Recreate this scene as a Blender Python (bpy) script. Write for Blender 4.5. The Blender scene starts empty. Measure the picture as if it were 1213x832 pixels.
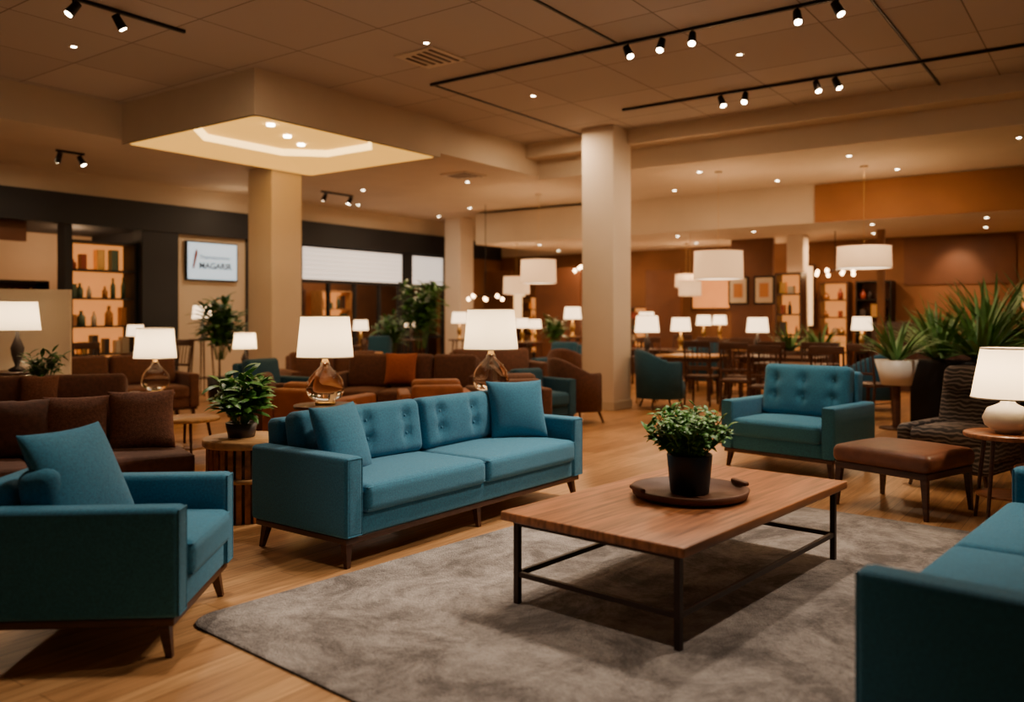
import bpy, math, random
from mathutils import Matrix, Vector, Euler
random.seed(7)
rad = math.radians
scene = bpy.context.scene

# ------------------------------------------------------------------ materials
def nt(m):
    m.use_nodes = True
    t = m.node_tree
    return t, t.nodes, t.links, t.nodes['Principled BSDF']

def mat(name, col, rough=0.6, metal=0.0, var=0.0, scale=5.0, bump=0.0, bscale=200.0, sheen=0.0,
        emit=None, estr=0.0, trans=0.0, coat=0.0, stretch=None):
    m = bpy.data.materials.new(name)
    t, N, L, p = nt(m)
    p.inputs['Roughness'].default_value = rough
    p.inputs['Metallic'].default_value = metal
    p.inputs['Base Color'].default_value = (*col, 1)
    tc = N.new('ShaderNodeTexCoord')
    if var > 0:
        n = N.new('ShaderNodeTexNoise'); n.inputs['Scale'].default_value = scale; n.inputs['Detail'].default_value = 4
        if stretch:
            mp = N.new('ShaderNodeMapping'); mp.inputs['Scale'].default_value = stretch
            L.new(tc.outputs['Object'], mp.inputs['Vector']); L.new(mp.outputs[0], n.inputs['Vector'])
        else:
            L.new(tc.outputs['Object'], n.inputs['Vector'])
        r = N.new('ShaderNodeValToRGB')
        r.color_ramp.elements[0].position = 0.3; r.color_ramp.elements[1].position = 0.7
        r.color_ramp.elements[0].color = (*[c*(1-var) for c in col], 1)
        r.color_ramp.elements[1].color = (*[min(1, c*(1+var)) for c in col], 1)
        L.new(n.outputs['Fac'], r.inputs['Fac']); L.new(r.outputs[0], p.inputs['Base Color'])
    if bump > 0:
        n2 = N.new('ShaderNodeTexNoise'); n2.inputs['Scale'].default_value = bscale
        b = N.new('ShaderNodeBump'); b.inputs['Strength'].default_value = bump; b.inputs['Distance'].default_value = 0.01
        L.new(tc.outputs['Object'], n2.inputs['Vector']); L.new(n2.outputs['Fac'], b.inputs['Height'])
        L.new(b.outputs[0], p.inputs['Normal'])
    if sheen: p.inputs['Sheen Weight'].default_value = sheen
    if coat: p.inputs['Coat Weight'].default_value = coat
    if trans: p.inputs['Transmission Weight'].default_value = trans
    if emit:
        p.inputs['Emission Color'].default_value = (*emit, 1)
        p.inputs['Emission Strength'].default_value = estr
    return m

M = {}
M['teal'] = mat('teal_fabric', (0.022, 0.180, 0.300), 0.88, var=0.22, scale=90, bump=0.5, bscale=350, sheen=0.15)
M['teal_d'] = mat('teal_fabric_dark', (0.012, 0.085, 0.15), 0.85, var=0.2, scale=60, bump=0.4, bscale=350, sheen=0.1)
M['brown'] = mat('brown_fabric', (0.125, 0.045, 0.024), 0.8, var=0.25, scale=30, bump=0.4, bscale=250, sheen=0.1)
M['brown_l'] = mat('brown_pillow', (0.19, 0.072, 0.038), 0.85, var=0.35, scale=60, bump=0.5, bscale=200)
M['rust'] = mat('rust_leather', (0.34, 0.105, 0.03), 0.5, var=0.2, scale=8, bump=0.2, bscale=120)
M['orange'] = mat('orange_fabric', (0.34, 0.08, 0.025), 0.8, var=0.15, scale=40)
M['leather'] = mat('ottoman_leather', (0.18, 0.058, 0.028), 0.42, var=0.2, scale=12, bump=0.2, bscale=150)
M['dwood'] = mat('dark_wood', (0.070, 0.025, 0.012), 0.4, var=0.35, scale=6, stretch=(1, 1, 8))
M['mwood'] = mat('walnut_wood', (0.35, 0.125, 0.043), 0.40, var=0.5, scale=2.4, stretch=(1.0, 18, 6))
M['lwood'] = mat('light_wood', (0.50, 0.27, 0.11), 0.4, var=0.3, scale=3, stretch=(2, 12, 2))
M['black'] = mat('black_metal', (0.012, 0.010, 0.009), 0.45, metal=0.6, var=0.1)
M['bronze'] = mat('bronze_metal', (0.035, 0.018, 0.012), 0.42, metal=0.5, var=0.2)
M['pot'] = mat('black_ceramic', (0.015, 0.017, 0.02), 0.45, var=0.2, scale=10)
M['white'] = mat('white_ceramic', (0.75, 0.7, 0.62), 0.35, var=0.04)
M['brass'] = mat('brass', (0.7, 0.45, 0.16), 0.3, metal=1.0, var=0.1)
M['cream'] = mat('cream_plaster', (0.62, 0.51, 0.38), 0.8, var=0.04, scale=1.5, bump=0.05, bscale=60)
M['cream2'] = mat('column_plaster', (0.78, 0.67, 0.55), 0.75, var=0.03, scale=1.5)
M['dark'] = mat('charcoal_paint', (0.011, 0.013, 0.019), 0.7, var=0.15, scale=2)
M['amber'] = mat('tobacco_paint', (0.20, 0.085, 0.032), 0.75, var=0.3, scale=0.7)
M['orangep'] = mat('orange_paint', (0.31, 0.125, 0.036), 0.75, var=0.15, scale=1.0)
M['brownp'] = mat('brown_panel', (0.13, 0.046, 0.018), 0.6, var=0.2, scale=1.5)
M['leaf'] = mat('leaf_green', (0.085, 0.25, 0.038), 0.45, var=0.5, scale=14)
M['leaf2'] = mat('leaf_deep_green', (0.05, 0.15, 0.03), 0.4, var=0.45, scale=10)
M['agave'] = mat('agave_green', (0.10, 0.22, 0.055), 0.5, var=0.45, scale=5)
M['soil'] = mat('soil', (0.03, 0.018, 0.01), 0.95, var=0.3, scale=40)
M['shade'] = mat('lamp_shade_bright', (0.9, 0.8, 0.65), 0.8, var=0.03, emit=(1.0, 0.68, 0.38), estr=3.4)
M['pshade'] = mat('pendant_shade', (0.6, 0.46, 0.3), 0.8, var=0.03, emit=(1.0, 0.54, 0.24), estr=1.1)
M['bulb'] = mat('bulb_glow', (1, 0.9, 0.7), 0.5, emit=(1.0, 0.80, 0.55), estr=45)
M['bulb2'] = mat('bulb_warm_glow', (1, 0.8, 0.5), 0.5, emit=(1.0, 0.60, 0.28), estr=18)
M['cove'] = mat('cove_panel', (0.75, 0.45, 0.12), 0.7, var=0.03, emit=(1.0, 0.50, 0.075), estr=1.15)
M['strip'] = mat('cove_strip', (1, 0.8, 0.5), 0.7, emit=(1.0, 0.62, 0.18), estr=4.0)
M['blind'] = mat('bright_blind', (0.8, 0.8, 0.8), 0.7, var=0.05, emit=(0.95, 0.82, 0.70), estr=1.05)
M['screen'] = mat('screen_glow', (0.6, 0.7, 0.75), 0.4, emit=(0.50, 0.74, 0.9), estr=0.95)
M['ink'] = mat('screen_ink', (0.03, 0.05, 0.09), 0.5)
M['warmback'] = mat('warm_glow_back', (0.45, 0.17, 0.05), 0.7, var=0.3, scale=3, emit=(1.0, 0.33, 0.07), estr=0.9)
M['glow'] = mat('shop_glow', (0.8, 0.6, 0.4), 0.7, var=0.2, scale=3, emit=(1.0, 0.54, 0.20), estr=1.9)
M['c1'] = mat('item_amber', (0.5, 0.2, 0.05), 0.3); M['c2'] = mat('item_red', (0.35, 0.06, 0.03), 0.4)
M['c3'] = mat('item_white', (0.6, 0.5, 0.38), 0.4); M['c4'] = mat('item_green', (0.08, 0.14, 0.09), 0.35)
M['c5'] = mat('item_dark', (0.04, 0.03, 0.03), 0.4)
ITEMS = [M['c1'], M['c2'], M['c3'], M['c4'], M['c5'], M['brass']]

g = mat('pale_amber_glass', (0.98, 0.92, 0.78), 0.03, trans=1.0, coat=0.6); M['glass'] = g
g.node_tree.nodes['Principled BSDF'].inputs['IOR'].default_value = 1.12

def tshade():
    m = bpy.data.materials.new('linen_lamp_shade'); t, N, L, p = nt(m)
    p.inputs['Base Color'].default_value = (0.85, 0.77, 0.63, 1); p.inputs['Roughness'].default_value = 0.9
    p.inputs['Emission Color'].default_value = (1, 0.72, 0.43, 1); p.inputs['Emission Strength'].default_value = 2.4
    tr = N.new('ShaderNodeBsdfTranslucent'); mx = N.new('ShaderNodeMixShader'); mx.inputs[0].default_value = 0.55
    tc = N.new('ShaderNodeTexCoord'); n = N.new('ShaderNodeTexNoise'); n.inputs['Scale'].default_value = 120
    r = N.new('ShaderNodeValToRGB'); r.color_ramp.elements[0].color = (0.84, 0.74, 0.56, 1); r.color_ramp.elements[1].color = (0.94, 0.85, 0.7, 1)
    L.new(tc.outputs['Object'], n.inputs['Vector']); L.new(n.outputs['Fac'], r.inputs[0]); L.new(r.outputs[0], tr.inputs['Color'])
    L.new(p.outputs[0], mx.inputs[1]); L.new(tr.outputs[0], mx.inputs[2])
    L.new(mx.outputs[0], N['Material Output'].inputs['Surface'])
    return m
M['tshade'] = tshade()

def floor_mat():
    m = bpy.data.materials.new('floor_oak_planks'); t, N, L, p = nt(m)
    tc = N.new('ShaderNodeTexCoord')
    b = N.new('ShaderNodeTexBrick'); b.offset = 0.37; b.inputs['Scale'].default_value = 1
    b.inputs['Brick Width'].default_value = 1.5; b.inputs['Row Height'].default_value = 0.125
    b.inputs['Mortar Size'].default_value = 0.002; b.inputs['Mortar Smooth'].default_value = 0.2
    b.inputs['Color1'].default_value = (0.64, 0.35, 0.15, 1); b.inputs['Color2'].default_value = (0.42, 0.205, 0.08, 1)
    b.inputs['Mortar'].default_value = (0.13, 0.055, 0.022, 1)
    L.new(tc.outputs['Object'], b.inputs['Vector'])
    mp = N.new('ShaderNodeMapping'); mp.inputs['Scale'].default_value = (1.2, 16, 1)
    n = N.new('ShaderNodeTexNoise'); n.inputs['Scale'].default_value = 2.5; n.inputs['Detail'].default_value = 6
    L.new(tc.outputs['Object'], mp.inputs[0]); L.new(mp.outputs[0], n.inputs['Vector'])
    r = N.new('ShaderNodeValToRGB'); r.color_ramp.elements[0].position = 0.3; r.color_ramp.elements[1].position = 0.7
    r.color_ramp.elements[0].color = (0.66, 0.62, 0.56, 1); r.color_ramp.elements[1].color = (1.12, 1.12, 1.12, 1)
    L.new(n.outputs['Fac'], r.inputs[0])
    mx = N.new('ShaderNodeMix'); mx.data_type = 'RGBA'; mx.blend_type = 'MULTIPLY'; mx.inputs['Factor'].default_value = 1
    L.new(b.outputs['Color'], mx.inputs['A']); L.new(r.outputs[0], mx.inputs['B'])
    L.new(mx.outputs['Result'], p.inputs['Base Color'])
    p.inputs['Roughness'].default_value = 0.33
    return m
M['floor'] = floor_mat()

def rug_mat():
    m = bpy.data.materials.new('rug_grey_pile'); t, N, L, p = nt(m)
    tc = N.new('ShaderNodeTexCoord')
    n = N.new('ShaderNodeTexNoise'); n.inputs['Scale'].default_value = 2.2; n.inputs['Detail'].default_value = 12; n.inputs['Roughness'].default_value = 0.84
    n.inputs['Distortion'].default_value = 0.4
    L.new(tc.outputs['Object'], n.inputs['Vector'])
    r = N.new('ShaderNodeValToRGB'); r.color_ramp.elements[0].position = 0.42; r.color_ramp.elements[1].position = 0.60
    r.color_ramp.elements[0].color = (0.120, 0.098, 0.088, 1); r.color_ramp.elements[1].color = (0.42, 0.365, 0.33, 1)
    L.new(n.outputs['Fac'], r.inputs[0]); L.new(r.outputs[0], p.inputs['Base Color'])
    n2 = N.new('ShaderNodeTexNoise'); n2.inputs['Scale'].default_value = 110
    L.new(tc.outputs['Object'], n2.inputs['Vector'])
    b = N.new('ShaderNodeBump'); b.inputs['Strength'].default_value = 1.0; b.inputs['Distance'].default_value = 0.015
    L.new(n2.outputs['Fac'], b.inputs['Height']); L.new(b.outputs[0], p.inputs['Normal'])
    p.inputs['Roughness'].default_value = 0.95; p.inputs['Sheen Weight'].default_value = 0.1
    return m
M['rug'] = rug_mat()

def ceil_mat():
    m = bpy.data.materials.new('ceiling_panels'); t, N, L, p = nt(m)
    tc = N.new('ShaderNodeTexCoord')
    b = N.new('ShaderNodeTexBrick'); b.offset = 0.0; b.inputs['Scale'].default_value = 1
    b.inputs['Brick Width'].default_value = 1.2; b.inputs['Row Height'].default_value = 1.2
    b.inputs['Mortar Size'].default_value = 0.008; b.inputs['Mortar Smooth'].default_value = 0.1
    b.inputs['Color1'].default_value = (0.50, 0.43, 0.37, 1); b.inputs['Color2'].default_value = (0.42, 0.355, 0.30, 1)
    b.inputs['Mortar'].default_value = (0.20, 0.155, 0.12, 1)
    L.new(tc.outputs['Object'], b.inputs['Vector']); L.new(b.outputs['Color'], p.inputs['Base Color'])
    p.inputs['Roughness'].default_value = 0.85
    return m
M['ceil'] = ceil_mat()

def stripe_mat():
    m = bpy.data.materials.new('striped_grey_fabric'); t, N, L, p = nt(m)
    tc = N.new('ShaderNodeTexCoord')
    w = N.new('ShaderNodeTexWave'); w.bands_direction = 'Z'; w.inputs['Scale'].default_value = 9; w.inputs['Distortion'].default_value = 5
    w.inputs['Detail'].default_value = 1; w.inputs['Detail Scale'].default_value = 1.2
    L.new(tc.outputs['Object'], w.inputs['Vector'])
    r = N.new('ShaderNodeValToRGB'); r.color_ramp.elements[0].color = (0.018, 0.013, 0.012, 1); r.color_ramp.elements[1].color = (0.16, 0.12, 0.10, 1)
    r.color_ramp.elements[0].position = 0.35
    L.new(w.outputs['Fac'], r.inputs[0]); L.new(r.outputs[0], p.inputs['Base Color']); p.inputs['Roughness'].default_value = 0.85
    return m
M['stripe'] = stripe_mat()

# ------------------------------------------------------------------ mesh builder
class B:
    def __init__(s): s.v = []; s.f = []; s.m = []; s.sm = []; s.mats = []
    def mi(s, m):
        if m not in s.mats: s.mats.append(m)
        return s.mats.index(m)
    def add(s, vs, fs, m, smooth=False, X=None):
        o = len(s.v); k = s.mi(m)
        for p in vs:
            p = Vector(p)
            if X is not None: p = X @ p
            s.v.append(p)
        for f in fs:
            s.f.append(tuple(i+o for i in f)); s.m.append(k); s.sm.append(smooth)
    def box(s, x0, x1, y0, y1, z0, z1, m, X=None):
        vs = [(x0,y0,z0),(x1,y0,z0),(x1,y1,z0),(x0,y1,z0),(x0,y0,z1),(x1,y0,z1),(x1,y1,z1),(x0,y1,z1)]
        fs = [(0,3,2,1),(4,5,6,7),(0,1,5,4),(1,2,6,5),(2,3,7,6),(3,0,4,7)]
        s.add(vs, fs, m, False, X)
    def rbox(s, c, size, r, m, X=None, n=4, deform=None, k=3):
        h = [a/2 for a in size]; r = min(r, *[a*0.98 for a in h])
        ax = []
        for a in h:
            L = [-a + r*i/k for i in range(k)]
            L += [-(a-r) + 2*(a-r)*i/n for i in range(n+1)]
            L += [a - r + r*(i+1)/k for i in range(k)]
            ax.append(L)
        idx = {}; vs = []; fs = []
        def V(p):
            key = tuple(round(q, 6) for q in p)
            if key in idx: return idx[key]
            cl = [max(-(h[i]-r), min(h[i]-r, p[i])) for i in range(3)]
            d = [p[i]-cl[i] for i in range(3)]; Ln = math.sqrt(sum(q*q for q in d))
            q = [cl[i] + (d[i]/Ln*r if Ln > 0 else 0) for i in range(3)]
            if deform: q = deform(q[0], q[1], q[2], h)
            idx[key] = len(vs); vs.append((q[0]+c[0], q[1]+c[1], q[2]+c[2])); return idx[key]
        for axis in range(3):
            u, w = (axis+1) % 3, (axis+2) % 3
            for sg in (-1, 1):
                for i in range(len(ax[u])-1):
                    for j in range(len(ax[w])-1):
                        quad = []
                        for (a, b_) in ((i,j),(i+1,j),(i+1,j+1),(i,j+1)):
                            p = [0,0,0]; p[axis] = sg*h[axis]; p[u] = ax[u][a]; p[w] = ax[w][b_]; quad.append(V(p))
                        if sg < 0: quad.reverse()
                        fs.append(tuple(quad))
        s.add(vs, fs, m, True, X)
    def cyl(s, p0, p1, r0, r1, m, seg=14, caps=True, smooth=True, X=None):
        p0 = Vector(p0); p1 = Vector(p1); d = (p1-p0).normalized()
        a = d.orthogonal().normalized(); b = d.cross(a)
        vs = []
        for (p, r) in ((p0, r0), (p1, r1)):
            for i in range(seg):
                t = 2*math.pi*i/seg; vs.append(p + a*math.cos(t)*r + b*math.sin(t)*r)
        fs = [(i, (i+1) % seg, seg+(i+1) % seg, seg+i) for i in range(seg)]
        s.add(vs, fs, m, smooth, X)
        if caps:
            s.add(vs, [tuple(reversed(range(seg))), tuple(range(seg, 2*seg))], m, False, X)
    def sq(s, p0, p1, w0, w1, m, X=None):
        vs = []
        for (p, w) in ((p0, w0), (p1, w1)):
            for dx, dy in ((-1,-1),(1,-1),(1,1),(-1,1)): vs.append((p[0]+dx*w/2, p[1]+dy*w/2, p[2]))
        fs = [(0,3,2,1),(4,5,6,7),(0,1,5,4),(1,2,6,5),(2,3,7,6),(3,0,4,7)]
        s.add(vs, fs, m, False, X)
    def tube(s, pts, r, m, seg=6, X=None):
        for i in range(len(pts)): 
            s.cyl(pts[i], pts[(i+1) % len(pts)], r, r, m, seg, caps=False, X=X)
    def lathe(s, prof, m, c=(0,0,0), seg=28, smooth=True, X=None):
        vs = []; n = len(prof)
        for i in range(seg):
            t = 2*math.pi*i/seg
            for (r, z) in prof: vs.append((c[0]+r*math.cos(t), c[1]+r*math.sin(t), c[2]+z))
        fs = []
        for i in range(seg):
            j = (i+1) % seg
            for k in range(n-1): fs.append((i*n+k, j*n+k, j*n+k+1, i*n+k+1))
        s.add(vs, fs, m, smooth, X)
    def pillow(s, w, h, t, m, X, n=18):
        for sg in (1, -1):
            vs = []; fs = []
            for i in range(n+1):
                for j in range(n+1):
                    u = math.sin(math.pi/2*(-1+2*i/n)); v = math.sin(math.pi/2*(-1+2*j/n))
                    x = w/2*u*(1-0.07*(1-v*v)); y = h/2*v*(1-0.07*(1-u*u))
                    e = max(0, (1-u*u)*(1-v*v))
                    z = sg*t/2*(e**0.42)
                    vs.append((x, y, z))
            for i in range(n):
                for j in range(n):
                    q = (i*(n+1)+j, (i+1)*(n+1)+j, (i+1)*(n+1)+j+1, i*(n+1)+j+1)
                    fs.append(q if sg > 0 else tuple(reversed(q)))
            s.add(vs, fs, m, True, X)
    def blade(s, base, az, el, L, W, droop, m, seg=5, fold=0.25, shape=0):
        p = Vector(base); vs = []; fs = []
        side = Vector((-math.sin(az), math.cos(az), 0))
        for i in range(seg+1):
            t = i/seg
            if shape == 0: w = W*math.sin(math.pi*(0.08+0.92*t))**0.8 if t < 1 else 0.0
            else: w = W*(1-t)**0.7*(0.6+0.8*min(t*3, 1)*0.5)
            w = max(w, 0.0008)
            e = el - droop*t
            d = Vector((math.cos(az)*math.cos(e), math.sin(az)*math.cos(e), math.sin(e)))
            nrm = d.cross(side)
            vs += [p + side*w/2, p + nrm*w*fold, p - side*w/2]
            p = p + d*(L/seg)
        for i in range(seg):
            a = i*3
            fs += [(a, a+1, a+4, a+3), (a+1, a+2, a+5, a+4)]
        s.add(vs, fs, m, True)
    def done(s, name, loc=(0,0,0), rz=0.0, parent=None):
        me = bpy.data.meshes.new(name)
        me.from_pydata([tuple(v) for v in s.v], [], s.f)
        for m in s.mats: me.materials.append(m)
        me.polygons.foreach_set('material_index', s.m); me.polygons.foreach_set('use_smooth', s.sm)
        me.update()
        o = bpy.data.objects.new(name, me); scene.collection.objects.link(o)
        o.location = loc; o.rotation_euler = (0, 0, rz)
        if parent: o.parent = parent
        return o

def TX(loc, rx=0, ry=0, rz=0):
    return Matrix.Translation(loc) @ Euler((rad(rx), rad(ry), rad(rz)), 'XYZ').to_matrix().to_4x4()

TH = rad(54)
E1 = Vector((math.cos(TH), math.sin(TH), 0)); E2 = Vector((math.sin(TH), -math.cos(TH), 0))
def RW(a, b, z=0): v = E1*a + E2*b; return (v.x, v.y, z)
def room(name, boxes):
    o = B()
    for (a0, a1, b0, b1, z0, z1, m) in boxes: o.box(a0, a1, -b1, -b0, z0, z1, m)
    return o.done(name, (0,0,0), TH)

# ------------------------------------------------------------------ shell
room('floor', [(-7, 19.1, -16.5, 9, -0.1, 0.0, M['floor'])])
room('ceiling', [
    (-7, 6.1, -10.92, 9, 4.26, 4.6, M['ceil']),
    (6.1, 11.87, -8.08, 9, 4.26, 4.6, M['ceil']),
    (-7, 19.1, -14.1, -10.92, 3.78, 4.6, M['cream']),
    (9.35, 19.1, -10.92, -8.08, 3.78, 4.6, M['cream']),
    (11.87, 19.1, -8.08, 9, 3.72, 4.6, M['cream']),
    (11.5, 11.87, -8.08, 9, 4.04, 4.26, M['cream']),
    (15.1, 19.1, -12.0, 9, 3.04, 3.72, M['cream']),
    (-7, 19.1, -16.5, -14.1, 2.95, 4.6, M['dark']),
])
room('trim_1', [(15.06, 15.1, -4.4, 9, 3.04, 3.70, M['orangep'])])
cb = B()
a0, a1, b0, b1 = 6.1, 9.35, -10.92, -8.08
zb = 3.72
t_ = 0.02
cb.box(a0, a0+t_, -b1, -b0, zb, 4.5, M['cream']); cb.box(a1-t_, a1, -b1, -b0, zb, 4.5, M['cream'])
cb.box(a0+t_, a1-t_, -b1, -b1+t_, zb, 4.5, M['cream']); cb.box(a0+t_, a1-t_, -b0-t_, -b0, zb, 4.5, M['cream'])
def ring(x0, x1, y0, y1, ch, z):
    return [(x0+ch, y0, z), (x1-ch, y0, z), (x1, y0+ch, z), (x1, y1-ch, z), (x1-ch, y1, z), (x0+ch, y1, z), (x0, y1-ch, z), (x0, y0+ch, z)]
r0 = ring(a0, a1, -b1, -b0, 0.0, zb)
i1 = 0.05
r1 = ring(a0+i1, a1-i1, -b1+i1, -b0-i1, 0.06, zb)
r2 = ring(a0+i1+.30, a1-i1-.30, -b1+i1+.30, -b0-i1-.30, 0.40, zb+0.15)
i2 = 0.46
r3 = ring(a0+i2, a1-i2, -b1+i2, -b0-i2, 0.48, zb+0.15)
r4 = ring(a0+i2+.04, a1-i2-.04, -b1+i2+.04, -b0-i2-.04, 0.48, zb+0.24)
rings = [r0, r1, r2, r3, r4]; mm = [M['cream'], M['cove'], M['cove'], M['strip']]
for q in range(4):
    vs = rings[q]+rings[q+1]
    cb.add(vs, [(i, (i+1) % 8, 8+(i+1) % 8, 8+i) for i in range(8)], mm[q])
cb.add(r4, [tuple(range(8))], M['cove'])
for (x, y) in ((7.2, 9.2), (7.8, 9.6), (8.3, 9.9)):
    cb.cyl((x, y, zb+0.239), (x, y, zb+0.22), 0.05, 0.05, M['bulb'], 12)
cb.done('ceiling_light_box', (0,0,0), TH)

room('wall_far', [(18.9, 19.1, -16.5, 9, 0, 3.04, M['amber']), (18.9, 19.1, -16.5, -12.0, 3.04, 3.78, M['cream'])])
room('wall_left', [
    (-7, 3.3, -14.3, -14.1, 0, 2.95, M['cream']),
    (6.88, 7.0, -14.3, -14.05, 0, 2.95, M['dark']),
    (8.2, 8.9, -14.3, -14.0, 0, 2.95, M['dark']),
    (8.9, 10.42, -14.3, -14.1, 0, 2.95, M['cream']),
    (10.42, 11.8, -14.3, -14.05, 0, 2.95, M['dark']),
    (14.9, 15.2, -14.3, -14.05, 0, 2.95, M['dark']),
    (16.4, 18.9, -14.3, -14.1, 0, 2.95, M['amber']),
    (-7, 16.6, -14.3, -13.98, 2.92, 3.42, M['dark']),
    (-7, 18.9, -14.3, -14.06, 3.42, 3.78, M['cream']),
    (-7, 8.5, -16.5, -16.3, 0, 2.95, M['cream']), (8.5, 18.9, -16.5, -16.3, 0, 2.95, M['amber']),
    (8.5, 8.6, -16.3, -14.3, 0, 2.95, M['dark']), (11.0, 11.1, -16.3, -14.3, 0, 2.95, M['dark']),
    (3.3, 6.35, -14.28, -14.2, 2.6, 2.95, M['brownp']),
])
def window(name, a0, a1):
    o = B(); y0 = 14.08
    o.box(a0, a1, y0, y0+0.05, 2.2, 2.9, M['blind'])
    for k in range(1, 7): o.box(a0, a1, y0-0.004, y0, 2.2+0.1*k, 2.206+0.1*k, M['c3'])
    for z in (0.0, 0.85, 2.12, 2.88): o.box(a0, a1, y0-0.02, y0+0.08, z, z+0.07, M['dark'])
    n = max(2, int((a1-a0)/0.75))
    for i in range(n+1):
        x = a0+(a1-a0)*i/n; o.box(x-0.03, x+0.03, y0-0.015, y0+0.075, 0, 2.9 if i in (0, n) else 2.2, M['dark'])
    o.done(name, (0,0,0), TH)
window('window_1', 11.8, 14.9); window('window_2', 15.2, 16.4)

def column(name, x, y, a, z1):
    o = B(); o.rbox((0,0,z1/2), (a,a,z1), 0.012, M['cream2'], n=1, k=2)
    o.box(-a/2-0.015, a/2+0.015, -a/2-0.015, a/2+0.015, 0, 0.12, M['cream'])
    o.done(name, (x, y, 0), TH)
column('column', 1.45, 12.95, 0.55, 4.26)
column('column', -3.86, 13.75, 0.6, 3.78)
column('column', -1.29, 20.6, 0.5, 3.78)
column('column', 5.75, 17.0, 0.33, 3.04)

o = B(); o.box(-1.0, 1.0, -0.02, 0.0, 2.05, 3.0, M['brownp']); o.done('wall_panel', RW(18.89, -2.7), rad(-36))
def partition(x, y, w, h, m, rz=-36, d=0.12):
    o = B(); o.box(-w/2, w/2, -d/2, d/2, 0, h, m); o.box(-w/2-0.01, w/2+0.01, -d/2-0.01, d/2+0.01, 0, 0.1, M['dwood'])
    o.done('partition_wall', (x, y, 0), rad(rz))
partition(5.1, 17.9, 0.9, 3.04, M['brownp'])
partition(1.15, 20.9, 1.3, 2.6, M['brownp'])
partition(-0.35, 22.5, 0.9, 2.6, M['amber'])
partition(3.6, 20.0, 0.9, 2.5, M['brownp'])
partition(-5.9, 9.9, 1.3, 1.72, M['cream'], rz=20)
partition(6.95, 15.9, 0.12, 3.04, M['amber'])
partition(7.3, 15.75, 1.1, 1.3, M['dwood'])

def shelf(x, y, rz, W, D, H, n, frame, back, dens=6):
    o = B(); t = 0.035
    o.box(-W/2, -W/2+t, -D/2, D/2, 0, H, frame); o.box(W/2-t, W/2, -D/2, D/2, 0, H, frame)
    o.box(-W/2+t, W/2-t, D/2-0.02, D/2, 0, H, back)
    o.box(-W/2, W/2, -D/2, D/2, H, H+t, frame); o.box(-W/2+t, W/2-t, -D/2+0.01, D/2-0.02, 0, 0.25, frame)
    for i in range(n):
        z = 0.25 + (H-0.25)*i/n
        o.box(-W/2+t, W/2-t, -D/2+0.005, D/2-0.02, z, z+0.03, frame)
        gap = (H-0.25)/n - 0.06
        xx = -W/2+t+0.08
        while xx < W/2-t-0.08:
            m = random.choice(ITEMS); hh = gap*random.uniform(0.4, 0.9); r = random.uniform(0.03, 0.07)
            if random.random() < 0.5:
                pr = [(0.001,0),(r,0),(r,hh*0.6),(r*0.4,hh*0.78),(r*0.4,hh),(0.001,hh)]
                o.lathe(pr, m, (xx, -0.02, z+0.03), 10)
            else: o.box(xx-r, xx+r, -0.08, 0.05, z+0.03, z+0.03+hh, m)
            xx += random.uniform(0.12, 0.3)*6/dens
    o.done('display_shelf', (x, y, 0), rad(rz))
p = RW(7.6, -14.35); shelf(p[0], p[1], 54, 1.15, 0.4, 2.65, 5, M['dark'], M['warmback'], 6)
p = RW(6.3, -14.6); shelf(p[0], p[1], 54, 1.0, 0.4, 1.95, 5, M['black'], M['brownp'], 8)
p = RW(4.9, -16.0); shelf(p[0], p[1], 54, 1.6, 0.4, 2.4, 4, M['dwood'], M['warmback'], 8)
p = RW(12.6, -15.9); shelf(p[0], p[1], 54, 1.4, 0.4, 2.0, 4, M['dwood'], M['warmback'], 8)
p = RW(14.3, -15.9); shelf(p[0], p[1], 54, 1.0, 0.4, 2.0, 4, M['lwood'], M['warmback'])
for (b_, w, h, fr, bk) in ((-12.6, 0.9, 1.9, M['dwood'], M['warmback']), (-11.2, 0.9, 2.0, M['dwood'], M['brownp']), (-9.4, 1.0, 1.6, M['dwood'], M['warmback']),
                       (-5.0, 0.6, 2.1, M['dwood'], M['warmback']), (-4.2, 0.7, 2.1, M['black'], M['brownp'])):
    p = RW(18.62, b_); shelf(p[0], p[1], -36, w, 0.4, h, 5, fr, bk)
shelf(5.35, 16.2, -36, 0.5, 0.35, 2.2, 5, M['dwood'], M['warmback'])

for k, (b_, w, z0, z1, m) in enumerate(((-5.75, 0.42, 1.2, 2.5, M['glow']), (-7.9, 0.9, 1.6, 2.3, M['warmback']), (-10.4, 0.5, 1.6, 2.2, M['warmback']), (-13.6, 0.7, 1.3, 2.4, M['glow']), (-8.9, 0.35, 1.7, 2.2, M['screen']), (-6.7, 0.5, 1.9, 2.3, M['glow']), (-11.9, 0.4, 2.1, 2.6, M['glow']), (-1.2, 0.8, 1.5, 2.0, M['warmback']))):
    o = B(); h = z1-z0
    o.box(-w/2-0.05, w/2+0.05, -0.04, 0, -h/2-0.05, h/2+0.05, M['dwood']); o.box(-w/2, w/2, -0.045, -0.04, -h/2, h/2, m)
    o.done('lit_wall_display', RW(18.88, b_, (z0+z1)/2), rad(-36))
o = B()
for x in (-0.28, 0.28):
    o.box(x-0.22, x+0.22, -0.03, 0, -0.3, 0.3, M['black']); o.box(x-0.18, x+0.18, -0.034, -0.03, -0.26, 0.26, M['c3']); o.box(x-0.1, x+0.1, -0.037, -0.034, -0.15, 0.15, M['c1'])
p = Vector((5.1, 17.9, 0)) - E1*0.065
o.done('framed_picture', (p.x, p.y, 1.95), rad(-36))

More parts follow.
